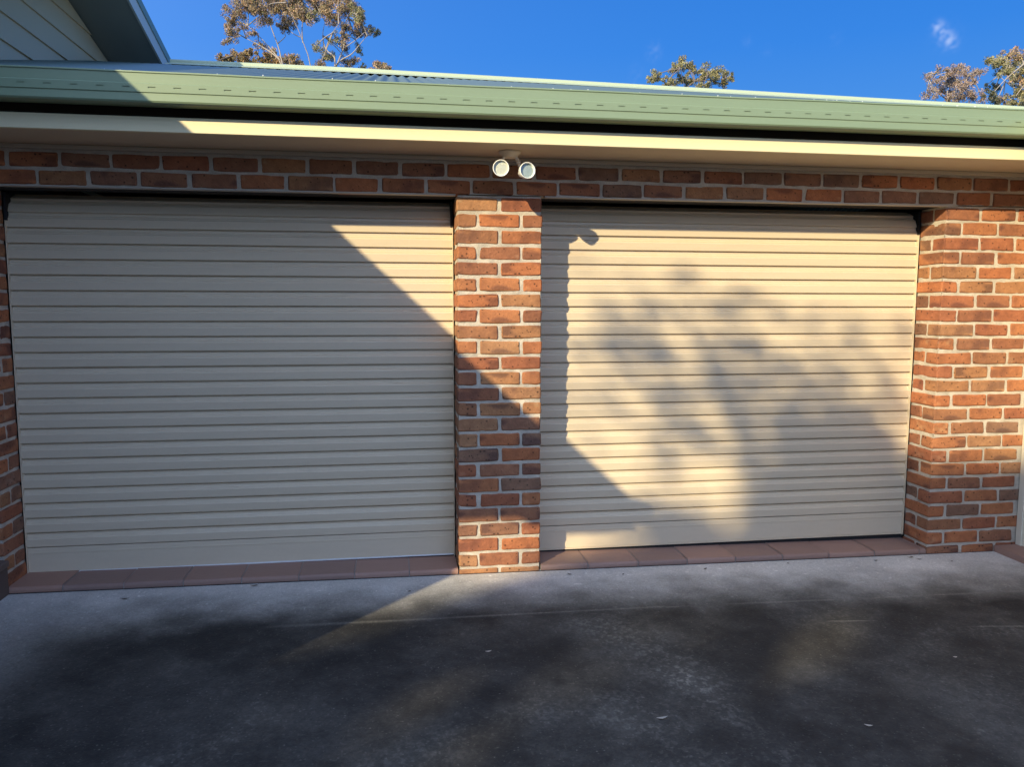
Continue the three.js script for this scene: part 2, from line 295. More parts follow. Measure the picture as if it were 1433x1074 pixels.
// tiled sills
const tileMats = [[.15, .09, .068], [.165, .098, .074], [.135, .084, .066], [.175, .098, .07]].map((c) => new THREE.MeshStandardMaterial({ color: col(...c).multiplyScalar(2.3), map: dustMap, bumpMap: mortarBump, bumpScale: .0015, roughness: .62 }));
function sill(x0, x1, joint, label) {
  const s = part('sill', mergeGeometries([-1].map(() => { const g = box(x0, x1, -.06, .0275, ZD - .12, -.006), p = g.attributes.position; for (let i = 0; i < p.count; i++) p.setY(i, p.getY(i) + gy(p.getX(i))); return g; })), std(.36, .31, .27, .9), garage);
  s.userData.label = label;
  let a = x0; const stops = []; for (let x = joint - .3 * 20; x < x1 + .3; x += .3) if (x > x0 + .03 && x < x1 - .02) stops.push(x); stops.push(x1);
  for (const b of stops) {
    const q0 = a + (a === x0 ? .001 : .0028), q1 = b - (b === x1 ? .001 : .0028);
    const g = new THREE.BoxGeometry(q1 - q0, 1, 1, 2, 1, 1); // swept bullnose profile instead
    g.dispose();
    const prof = [[ZD - .11, .031], [-.016, .033], [-.006, .0315], [0.001, .027], [.0035, .019], [.003, .006], [-.002, -.03]];
    const dy = rr(-.0012, .0012), t = sweepX(prof, [q0, (q0 + q1) / 2, q1], undefined, false);
    const p = t.attributes.position; for (let i = 0; i < p.count; i++) p.setY(i, p.getY(i) + gy(p.getX(i)) + dy);
    part('tile', t, tileMats[Math.floor(rnd() * 4)], s);
    a = b;
  }
}
sill(XL + .002, -.002, -.275, 'tiled sill under the left roller door');
sill(XP + .002, XR - .003, .749, 'tiled sill under the right roller door');

{ // open joint between the slab and the wall
  const g = box(XL - .02, XE, -.02, .0022, .0042, .0125), p = g.attributes.position;
  for (let i = 0; i < p.count; i++) { const x = p.getX(i); p.setY(i, p.getY(i) + gy(x)); if (p.getZ(i) > .008 && x > 1) p.setZ(i, .0085); }
  part('slab_joint', g, dark, garage);
}
// eaves: soffit, wall trim, fascia, gutter
const GX0 = -2.855, GX1 = 4.6;
part('soffit', box(GX0, GX1, 2.306, 2.314, -.02, .379), soffitPaint, garage);
part('wall_trim', cbox(GX0, GX1, 2.283, 2.3055, .001, .022, .004), trimPaint, garage);
part('fascia', cbox(GX0, GX1, 2.303, 2.370, .375, .40, .002), creamPaint, garage);
part('gutter_shade_board', mergeGeometries([box(GX0, GX1, 2.316, 2.52, .265, .285), box(GX0, GX1, 2.33, 2.336, .286, .374)]), std(.06, .052, .045, .9), garage);  // near-black board added to stand in for gutter shade on the fascia
{
  const xs = range(GX0, GX1, 150), wav = (x, z, y) => [.0025 * (fbm(x * 2.2, 2, 401, 2) - .5), .004 * (fbm(x * 1.6, 7, 402, 3) - .5) * (y > 2.52 ? 1.6 : .6)];
  const lower = sweepX([[.402, 2.47], [.402, 2.416], [.410, 2.409], [.470, 2.4045], [.486, 2.4055], [.497, 2.410], [.5015, 2.417], [.5005, 2.449], [.5045, 2.4525], [.5045, 2.4700]], xs, wav);
  const upper = sweepX([[.5045, 2.4755], [.5045, 2.4880], [.5005, 2.4915], [.4995, 2.5330], [.5035, 2.5365], [.5030, 2.5420], [.4970, 2.5440], [.4900, 2.5420], [.4885, 2.5330]], xs, wav);
  const gut = part('gutter', mergeGeometries([lower, upper]), green, garage);
  const strips = [], pitch = .107, sw = .031; // the bridges between the overflow slots
  for (let x = .01 - pitch * 28 + sw / 2; x < GX1; x += pitch) { const a = Math.max(GX0, x), b = Math.min(GX1, x + pitch - sw); if (b > a) strips.push(sweepX([[.5045, 2.4700], [.5045, 2.4755]], range(a, b, 3), wav)); }
  strips.push(sweepX([[.5009, 2.466], [.5009, 2.479]], xs, wav)); part('slot_strip', mergeGeometries(strips), green, gut);
  part('back_plate', box(GX0, GX1, 2.417, 2.534, .3855, .4015), green, gut);
  // thin swarf and fixings on the gutter lip
  const bits = []; for (let k = 0; k < 34; k++) { const x = rr(-1.6, 3), r = rr(.002, .004); bits.push(new THREE.SphereGeometry(r, 6, 5).translate(x, 2.5455, rr(.480, .499))); }
  part('rivet', mergeGeometries(bits), std(.7, .7, .65, .5), gut).userData.kind = 'stuff';
}

// roof of corrugated steel, ridge, and the back slope
const RZ = -3.0, RY0 = 2.536, RS = .2937, tilt = (x, z) => -.0118 * Math.max(0, x + .9) * Math.min(1, (.45 - z) / (.45 - RZ));
function corrugated(z0, y0, z1, y1, x0, x1) {
  const pos = [], idx = [], n = Math.round((x1 - x0) / .0762 * 10), rows = 8;
  for (let i = 0; i <= n; i++) for (let j = 0; j <= rows; j++) { const x = x0 + (x1 - x0) * i / n, t = j / rows, z = z0 + (z1 - z0) * t; pos.push(x, y0 + (y1 - y0) * t + .0085 * Math.sin(i / 10 * 2 * Math.PI) + tilt(x, Math.max(RZ, z)), z); }
  for (let i = 0; i < n; i++) for (let j = 0; j < rows; j++) { const a = i * (rows + 1) + j; idx.push(a, a + rows + 1, a + 1, a + 1, a + rows + 1, a + rows + 2); }
  const g = new THREE.BufferGeometry(); g.setAttribute('position', new THREE.Float32BufferAttribute(pos, 3)); g.setIndex(idx); g.computeVertexNormals(); return g;
}
const ridgeY = RY0 + RS * (.45 - RZ);
const roof = part('roof', mergeGeometries([corrugated(.475, RY0 - .005, RZ, ridgeY, -2.855, 9), corrugated(RZ, ridgeY, -6.6, ridgeY - RS * 3.6, -2.855, 9)]), roofGreen, garage);
{
  const prof = [[RZ + .19, ridgeY - RS * .19 + .012], [RZ + .185, ridgeY - RS * .185 + .017], [RZ + .030, ridgeY + .012]];
  for (let k = 0; k <= 10; k++) { const a = Math.PI * (k / 10) * 1.16 - .25; prof.push([RZ + .025 * Math.cos(a), ridgeY + .023 + .025 * Math.sin(a)]); }
  prof.push([RZ - .030, ridgeY + .012], [RZ - .19, ridgeY - RS * .19 + .014]);
  part('ridge_cap', sweepX(prof, range(-2.2, 9, 24), (x) => [0, tilt(x, RZ)], false), greenLight, roof);
}
// closed shell behind the doors
part('rear_wall', mergeGeometries([box(-2.86, 9, -.1, 2.5, -6.3, -6.1), box(-2.86, -2.75, -.1, 2.30, -6.1, -.24), box(3.55, 3.66, -.1, 2.30, -6.1, -.24), box(-2.75, 3.55, -.05, .015, -6.1, -.36)]), interior, garage);
part('ceiling', box(-2.75, 3.55, 2.42, 2.435, -6.1, .0), interior, garage);

// ---------------------------------------------------------------- the gabled wing on the left
const wing = thing('house_wing', 'gabled house wing with grey weatherboards and raking eave at upper left', 'house');
{
  const WX = -2.86, BX = -2.40, NZ = 3.17, RP = .275, top = (z) => z > -2.5 ? 3.48 - RP * z : 4.855 + RP * z, ZN = 3.66, ZF = -8.6;
  const boardPaint = std(.84, .62, .40, .8), eavePaint = std(.30, .31, .29, .75);
  const wall = part('wall', mergeGeometries([box(-9, WX - .012, -.2, 2.43, -7.9, NZ)]), brickMat(.5, .2, .1), wing); boxUV(wall.geometry);
  // weatherboards up the gable, each its own board
  const gw = part('gable_wall', (() => { const s = new THREE.Shape(); s.moveTo(NZ, 2.43); s.lineTo(NZ, top(NZ) - .19); s.lineTo(-2.5, top(-2.5) - .19); s.lineTo(-7.9, top(-7.9) - .19); s.lineTo(-7.9, 2.43); s.closePath(); return new THREE.ExtrudeGeometry(s, { depth: .08, bevelEnabled: false }).rotateY(-Math.PI / 2).translate(WX - .022, 0, 0); })(), boardPaint, wing);
  for (let y = 2.43 + .0866; y < 4.1; y += .1832) {
    // clip the board to the rake
    const h = y + .19, zn = Math.min(NZ, (3.48 - .20 - y) / RP), zf = Math.max(-7.9, (y + .2 - 4.855) / RP); if (zn - zf < .2) break;
    const za = Math.min(NZ, (3.48 - .20 - h) / RP), zb = Math.max(-7.9, (h + .2 - 4.855) / RP);
    const x1 = WX, x2 = WX - .017, x3 = WX - .021, P = [[x1, y, zn], [x1, y, zf], [x2, h, zb], [x2, h, za], [x3, y, zn], [x3, y, zf], [x3, h, zb], [x3, h, za]];
    const g = new THREE.BufferGeometry(); g.setAttribute('position', new THREE.Float32BufferAttribute(P.flat(), 3)); g.setIndex([0, 1, 2, 0, 2, 3, 0, 4, 5, 0, 5, 1, 3, 2, 6, 3, 6, 7, 4, 7, 6, 4, 6, 5, 0, 3, 7, 0, 7, 4, 1, 5, 6, 1, 6, 2]);
    const ng = g.toNonIndexed(); ng.computeVertexNormals(); part('weatherboard', ng, boardPaint, gw);
  }
  // raking soffit, barge board and capping along both slopes
  const rake = (x0, x1, dTop, dBot, za, zb) => { const s = new THREE.Shape(); s.moveTo(za, top(za) - dTop); s.lineTo(zb, top(zb) - dTop); s.lineTo(zb, top(zb) - dBot); s.lineTo(za, top(za) - dBot); s.closePath(); return new THREE.ExtrudeGeometry(s, { depth: x1 - x0, bevelEnabled: false }).rotateY(-Math.PI / 2).translate(x1, 0, 0); };
  const both = (x0, x1, a, b, zn = ZN, zf = ZF) => mergeGeometries([rake(x0, x1, a, b, zn, -2.5), rake(x0, x1, a, b, -2.5, zf)]);
  part('soffit', both(WX - .02, BX - .024, .175, .185), eavePaint, wing);
  part('barge_board', both(BX - .022, BX - .004, .03, .195), std(.56, .56, .54, .6), wing);
  part('barge_cap', both(BX - .05, BX + .004, .0, .075), std(.18, .25, .21, .45), wing);
  part('roof', both(-9.4, BX - .051, .005, .045), roofGreen, wing);
  part('gutter', cbox(-9.4, BX, 2.40, 2.51, ZN - .01, ZN + .11, .01), green, wing);
  part('eave_soffit', box(-9.4, WX - .03, 2.42, 2.43, NZ, ZN - .011), soffitPaint, wing);
}
// step below the wing, in the left corner
{
  const st = thing('step', 'dark brown tiled step in the bottom left corner beside the left door', 'step', [-2.6, 0, .9]);
  part('riser', cbox(-.25, .268, -.06, .168, -.898, .9, .006), std(.12, .082, .066, .85, { bumpMap: mortarBump, bumpScale: .002 }), st);
  for (let k = 0; k < 6; k++) part('tile', cbox(-.25, .277, .169, .203, -.898 + .3 * k, -.898 + .3 * k + .297, .006), std(.15 + .015 * (k % 2), .105, .085, .7), st);
}

// ---------------------------------------------------------------- the wing on the right
const wingR = thing('house_wing', 'house wall at the right edge with cream door jamb beside the brick wall', 'house');
{
  const jx = 3.512;
  part('jamb', mergeGeometries([cbox(jx, jx + .05, .02, 2.2, .002, .045, .003), cbox(jx + .012, jx + .09, .02, 2.2, .046, .10, .003)]), std(.72, .65, .5, .6), wingR);
  const slats = sweepX(range(0, 44, 44).flatMap((k) => [[0, .06 + k * .049], [.008, .06 + k * .049 + .006], [.008, .06 + k * .049 + .043]]), [.10, 2.55]).rotateY(-Math.PI / 2);
  const p = slats.attributes.position; for (let i = 0; i < p.count; i++) { const x = p.getX(i), z = p.getZ(i); p.setXYZ(i, jx + .13 + x, p.getY(i), z < 0 ? -z : z); }
  slats.computeVertexNormals(); part('roller_door', slats, creamDoor, wingR);
  part('wall', boxUV(mergeGeometries([box(jx + .04, jx + .24, -.2, 2.3, 2.56, 7), box(jx + .04, jx + .24, 2.205, 2.3, .0, 2.56), box(jx + .2, jx + 5, -.2, 2.3, .5, 7)])), brickMat(.6, .22, .11), wingR);
  const s = part('sill', mergeGeometries([box(jx - .02, jx + .13, -.1, .0, .003, 2.55)]), mortarMat, wingR);
  for (let k = 0; k < 8; k++) part('tile', cbox(jx - .152, jx + .128, -.045, .022, .003 + k * .3, .298 + k * .3, .006), tileMats[(k * 3) % 4], s);
  part('eave', mergeGeometries([box(3.05, 8.6, 2.31, 2.33, .52, 7), box(3.02, 3.05, 2.31, 2.5, .52, 7)]), creamPaint, wingR);
  part('roof', (() => { const g = new THREE.BufferGeometry(); g.setAttribute('position', new THREE.Float32BufferAttribute([3.0, 2.52, .49, 3.0, 2.52, 7, 6.2, 3.44, 7, 6.2, 3.44, -2.8], 3)); g.setIndex([0, 1, 2, 0, 2, 3]); g.computeVertexNormals(); return g; })(), roofGreen, wingR);
}

// ---------------------------------------------------------------- twin floodlight under the soffit
{
  const fl = thing('floodlight', 'twin head white spotlight fixed under the soffit above the brick pier', 'light', [.262, 2.306, .185]);
  const plast = std(.9, .89, .84, .35), plastD = std(.62, .55, .44, .5);
  part('base', new THREE.LatheGeometry([[0, 0], [.056, 0], [.0575, -.003], [.056, -.010], [.050, -.014], [.034, -.030], [.028, -.0335], [0, -.034]].map((q) => new THREE.Vector2(...q)).reverse(), 40), plastD, fl);
  part('screw', new THREE.SphereGeometry(.003, 8, 6).translate(-.028, -.0145, .036), dark, fl);
  const heads = [[new THREE.Vector3(.201, 2.203, .292), new THREE.Vector3(-.06, -.10, 1), -1], [new THREE.Vector3(.336, 2.195, .290), new THREE.Vector3(.16, .02, 1), 1]];
  for (const [c, dir, sgn] of heads) {
    const p = c.clone().sub(fl.position); dir.normalize();
    const q = new THREE.Quaternion().setFromUnitVectors(new THREE.Vector3(0, 1, 0), dir);
    const rear = p.clone().addScaledVector(dir, -.085);
    const start = new THREE.Vector3(sgn * .030, -.026, .006), knee = new THREE.Vector3(sgn * .043, -.052, .004);
    const arm = part('arm', new THREE.TubeGeometry(new THREE.CatmullRomCurve3([start, knee, rear.clone().lerp(knee, .35), rear.clone().add(new THREE.Vector3(0, .006, 0))]), 20, .0088, 10), plastD, fl);
    part('knuckle', new THREE.SphereGeometry(.0125, 16, 12).translate(knee.x, knee.y, knee.z), plastD, arm);
    const V = (a) => a.map((w) => new THREE.Vector2(...w));
    const body = new THREE.LatheGeometry(V([[0, -.102], [.013, -.101], [.019, -.094], [.0215, -.082], [.0225, -.066], [.030, -.050], [.0375, -.030], [.0400, -.012], [.0405, -.004]]), 36);
    const rim = new THREE.LatheGeometry(V([[.0395, -.006], [.0412, -.003], [.0412, .004], [.0400, .006], [.0380, .006], [.0366, .004], [.0352, -.006], [.0350, -.012]]), 40);
    const lens = new THREE.LatheGeometry(V([[.0351, -.0105], [.026, -.0080], [.012, -.0065], [0, -.006]]), 36);
    const facet = []; for (let a = 0; a < 7; a++) { const t = a / 7 * 2 * Math.PI; const rad = a ? .020 : 0; facet.push(new THREE.SphereGeometry(.0062, 10, 6, 0, 6.3, 0, 1.3).scale(1, .35, 1).translate(rad * Math.cos(t), -.0088 + (a ? 0 : .001), rad * Math.sin(t))); }
    const put = (g) => g.applyQuaternion(q).translate(p.x, p.y, p.z);
    const h = part('lamp_head', put(body), plast, fl);
    part('rim', put(rim), plast, h);
    part('lens', put(mergeGeometries([lens, ...facet].map((g) => g.toNonIndexed()))), sgn < 0 ? std(.50, .52, .46, .35) : std(.30, .37, .38, .12), h);
  }
}

// ---------------------------------------------------------------- trees
const camQ = camera.quaternion.clone();
function at(px, py, depth) { return new THREE.Vector3((px - 716.5) / 1083.9 * depth, -(py - 537) / 1083.9 * depth, -depth).applyQuaternion(camQ).add(camera.position); }
const barkMat = std(.36, .30, .24, .8), barkDark = std(.16, .125, .10, .9);
const leafMat = new THREE.MeshStandardMaterial({ vertexColors: true, roughness: .6, side: THREE.DoubleSide });
class Leaves {
  constructor() { this.p = []; this.c = []; this.n = []; this.i = []; }
  add(c, len, wid, color, droop = .6) {
    const d = new THREE.Vector3(rr(-1, 1), rr(-1, 1) - droop, rr(-1, 1)).normalize(), s = new THREE.Vector3(rr(-1, 1), rr(-1, 1), rr(-1, 1)).cross(d).normalize(), n = d.clone().cross(s), b = this.p.length / 3, h = len / 2, w = wid / 2;
    for (const [u, v] of [[-h, 0], [0, -w], [h, 0], [0, w]]) { this.p.push(c.x + d.x * u + s.x * v, c.y + d.y * u + s.y * v, c.z + d.z * u + s.z * v); this.n.push(n.x, n.y, n.z); this.c.push(...color); }
    this.i.push(b, b + 1, b + 2, b, b + 2, b + 3);
  }
  geo() { const g = new THREE.BufferGeometry(); g.setAttribute('position', new THREE.Float32BufferAttribute(this.p, 3)); g.setAttribute('normal', new THREE.Float32BufferAttribute(this.n, 3)); g.setAttribute('color', new THREE.Float32BufferAttribute(this.c, 3)); g.setIndex(this.i); return g; }
}
function limb(pts, r0, r1, seg = 12) {
  const curve = new THREE.CatmullRomCurve3(pts), g = new THREE.TubeGeometry(curve, seg, 1, 6), p = g.attributes.position;
  for (let i = 0; i < p.count; i++) { const t = Math.floor(i / 7) / seg, c = curve.getPointAt(Math.min(1, t)), r = r0 + (r1 - r0) * t; p.setXYZ(i, c.x + (p.getX(i) - c.x) * r, c.y + (p.getY(i) - c.y) * r, c.z + (p.getZ(i) - c.z) * r); }
  return g;
}
const palettes = {
  rust: [[.32, .19, .11], [.27, .17, .10], [.20, .15, .08], [.13, .11, .06], [.34, .20, .10], [.18, .13, .085], [.33, .22, .075], [.20, .18, .07]],
  gold: [[.26, .16, .055], [.21, .15, .05], [.15, .12, .045], [.24, .13, .055]],
  olive: [[.22, .19, .08], [.16, .15, .06], [.27, .22, .09], [.10, .105, .05]],
  mauve: [[.26, .18, .13], [.20, .15, .11], [.28, .18, .12], [.15, .12, .09]],
  shade: [[.05, .06, .025], [.065, .07, .03], [.045, .05, .02], [.08, .07, .03]],
};
// limbs: lists of pixels, clumps: [px, py, radius px, amount]
function tree(name, label, depth, spread, limbs, clumps, pal, density, leaf, bark, group) {
  const base = at(limbs[0][0][0], limbs[0][0][1], depth); base.y = 0;
  const t = thing(name, label, 'tree', [base.x, base.y, base.z], group), k = depth / 1083.9, off = (v) => v.clone().sub(t.position);
  const tubes = [], tips = [];
  limbs.forEach((L, q) => {
    const w = L[0][2] ?? 3, zz = rr(-.5, .5) * spread, pts = L.map(([x, y], i) => off(at(x, y, depth + zz * i / L.length)));
    if (L.root) pts.unshift(new THREE.Vector3(pts[0].x * .6, 0, pts[0].z), pts[0].clone().multiplyScalar(.5).setX(pts[0].x * .8));
    tubes.push(limb(pts, w * k / 2 * (L.root ? 1.15 : .55), .28 * k, 14)); tips.push(...pts.slice(-2));
  });
  const lv = new Leaves(), P = palettes[pal];
  for (const [x, y, r, amount = 1, pp] of clumps) {
    const c = off(at(x, y, depth + rr(-.5, .5) * spread)), R = r * k, PP = pp ? palettes[pp] : P;
    // a twig from the nearest limb tip to the clump
    let best = tips[0]; for (const q of tips) if (q.distanceTo(c) < best.distanceTo(c)) best = q;
    const mid = best.clone().lerp(c, .55).add(new THREE.Vector3(rr(-.2, .2) * R, .25 * R, 0)); tubes.push(limb([best, mid, c], .9 * k, .35 * k, 6));
    const sub = 8 + Math.floor(r / 3), centres = Array.from({ length: sub }, () => c.clone().add(new THREE.Vector3(rr(-1, 1), rr(-.8, .8), rr(-1, 1)).normalize().multiplyScalar(R * rr(.15, 1.25))));
    for (const s of centres) {
      tubes.push(limb([c, c.clone().lerp(s, .5).add(new THREE.Vector3(0, .1 * R, 0)), s], .55 * k, .25 * k, 4));
      const shade = rr(.7, 1.25), rs = R * rr(.28, .62), n = Math.round(density * amount * R * R * 70 / (leaf * leaf) / sub) + 4;
      for (let q = 0; q < n; q++) {
        const v = new THREE.Vector3(rr(-1, 1), rr(-1, 1), rr(-1, 1)); if (v.length() > 1) { q--; continue; }
        const cc = PP[Math.floor(rnd() * PP.length)], f = shade * rr(.75, 1.25);
        lv.add(s.clone().addScaledVector(v, rs), leaf * rr(.7, 1.3), leaf * rr(.24, .4), [cc[0] * f * 1.3, cc[1] * f * 1.3, cc[2] * f * 1.35]);
      }
    }
  }
  part('trunk', mergeGeometries(tubes), bark, t); part('crown', lv.geo(), leafMat, t).userData.kind = 'stuff';
  return t;
}
const root = (a) => { a.root = true; return a; };
tree('eucalyptus_tree', 'tall rusty-leaved gum tree with pale forked limbs behind the roof at left', 24, 2.2,
  [root([[402, 140, 7], [399, 97], [392, 84], [380, 69], [362, 50], [347, 36]]), [[392, 84, 4], [380, 74], [361, 62], [345, 54], [338, 50]], [[396, 92, 4], [390, 66], [384, 50], [377, 30], [372, 14], [368, -6]], [[388, 62, 3], [400, 50], [396, 46]],
    root([[440, 140, 6], [437, 92], [431, 76], [424, 60], [417, 40], [408, 22], [400, 4]]), [[424, 60, 3], [423, 45], [424, 30], [430, 12]], [[420, 52, 2.5], [412, 48], [404, 42]],
    root([[470, 140, 7], [469, 94], [473, 82], [481, 68], [486, 48], [488, 26], [486, 4]]), [[470, 92, 4], [478, 84], [492, 76], [504, 62], [514, 50]], [[455, 78, 3], [459, 60], [466, 46], [474, 34]], [[469, 94, 4], [468, 80], [457, 70], [452, 50], [455, 30]], [[481, 68, 2.5], [498, 56], [512, 44]]],
  [[330, 18, 13], [322, 32, 11], [324, 46, 10], [318, 58, 7], [346, 10, 16], [352, -2, 14], [366, 14, 15], [386, 10, 16], [380, -4, 14], [402, 16, 16], [400, 30, 11], [416, 18, 15], [398, 40, 8, .8], [412, -4, 14, .8], [428, 24, 12], [436, 20, 9, .8, 'olive'], [446, 12, 14], [458, 4, 14], [462, 22, 13], [474, 12, 15], [478, -4, 14], [492, 8, 13], [498, 20, 11, 1, 'olive'], [504, 30, 10], [512, 42, 11], [524, 46, 7, 1, 'olive'], [500, 44, 9], [484, 36, 10, .8], [482, 52, 9, .8], [470, 56, 8, .7, 'olive'], [442, 66, 7, .8, 'olive'], [482, 68, 9, .8], [458, 80, 11, .8, 'olive'], [448, 90, 10, .8], [503, 70, 8, .6, 'olive'], [355, 48, 8, .6], [364, 62, 9, .6], [372, 26, 10, .6], [340, 36, 8, .5], [410, 6, 12], [440, 2, 10, .8], [487, 88, 10, .8], [497, 84, 7, .6]],
  'rust', 1, .06, barkMat);
tree('eucalyptus_tree', 'low golden brown bushy trees showing over the ridge at left', 30, 3,
  [root([[345, 140, 5], [344, 100], [336, 84], [326, 78]]), root([[370, 140, 5], [372, 98], [380, 84]])],
  [[312, 86, 9], [322, 80, 9], [336, 80, 11], [346, 76, 9], [352, 88, 9], [366, 84, 10], [380, 78, 9, 1, 'rust'], [388, 88, 9], [404, 86, 10, .8, 'rust'], [300, 92, 5], [420, 90, 9, .7, 'rust'], [410, 80, 7, .6, 'rust'], [290, 92, 4, .7]],
  'gold', 1.7, .1, barkDark);
tree('eucalyptus_tree', 'small bushy brown treetop just right of the tall gum tree', 34, 2,
  [root([[532, 140, 4], [531, 104], [529, 92]])], [[528, 91, 8], [534, 94, 9], [524, 97, 7], [543, 98, 7, .7], [508, 96, 6, .7, 'shade']], 'rust', 1.1, .11, barkDark);
tree('eucalyptus_tree', 'small olive treetop with flat leaf clumps above the middle of the roof', 46, 3,
  [root([[960, 170, 6], [958, 126], [955, 108], [952, 96]]), [[958, 126, 4], [972, 114], [990, 106]], [[958, 124, 4], [935, 118], [922, 110]], [[972, 114, 3], [1000, 112], [1015, 110]]],
  [[952, 90, 9], [944, 96, 8], [962, 92, 8], [968, 100, 7, .8], [954, 112, 9], [940, 114, 9], [966, 114, 8], [915, 106, 7], [912, 112, 5], [920, 112, 4, .7], [988, 102, 10], [1002, 102, 9], [1014, 106, 9], [1022, 110, 6], [980, 110, 8], [1000, 114, 7, .8], [1010, 118, 7, .8], [984, 120, 8], [932, 120, 8]],
  'olive', 1.2, .13, barkDark);
tree('eucalyptus_tree', 'hazy mauve-brown tree with fine bare twigs above the roof at right', 40, 3,
  [root([[1335, 190, 6], [1334, 146], [1330, 128], [1324, 112], [1318, 100]]), [[1334, 140, 4], [1346, 122], [1356, 104]], [[1334, 146, 4], [1310, 128], [1300, 112], [1296, 104]], [[1334, 140, 3], [1340, 118], [1340, 100]], [[1300, 112, 2], [1297, 126], [1295, 138]]],
  [[1300, 110, 9, .45], [1308, 104, 8, .5], [1312, 114, 9, .6], [1328, 104, 9, .9], [1336, 100, 9, .8], [1346, 98, 8, .7], [1352, 108, 10, .8], [1340, 114, 10, .8], [1326, 118, 10, .7], [1318, 130, 10, .7], [1334, 128, 10, .9], [1348, 124, 10, .9], [1360, 116, 9, .8], [1364, 104, 8, .6], [1372, 100, 7, .6], [1360, 134, 10, .9], [1344, 138, 10, .8], [1304, 128, 9, .4], [1298, 134, 8, .4], [1374, 138, 8, .7], [1326, 140, 9, .7]],
  'mauve', .8, .11, barkMat);
tree('eucalyptus_tree', 'dense dark gum tree with grey limbs at the right edge of the sky', 30, 3,
  [root([[1450, 200, 9], [1448, 150], [1436, 130], [1424, 112], [1412, 96]]), [[1436, 130, 5], [1420, 124], [1406, 114], [1398, 106]], [[1448, 150, 5], [1440, 110], [1432, 90]], [[1424, 112, 4], [1420, 100], [1408, 84]]],
  [[1386, 84, 8], [1394, 92, 9], [1402, 88, 9], [1412, 78, 9, 1, 'rust'], [1424, 80, 10, 1, 'rust'], [1420, 92, 11], [1408, 100, 10], [1416, 110, 9, 1, 'rust'], [1430, 100, 11], [1434, 116, 11, 1, 'rust'], [1428, 130, 9], [1424, 122, 8, .8], [1444, 90, 12], [1446, 120, 14], [1398, 102, 7, .7, 'shade'], [1392, 122, 8, .8, 'shade'], [1386, 134, 8, .9, 'shade'], [1380, 120, 5, .5, 'shade'], [1404, 140, 9, .9, 'rust'], [1416, 142, 9, .9], [1430, 146, 9], [1394, 142, 8, .9, 'shade'], [1460, 140, 14]],
  'olive', 1.1, .095, barkMat);

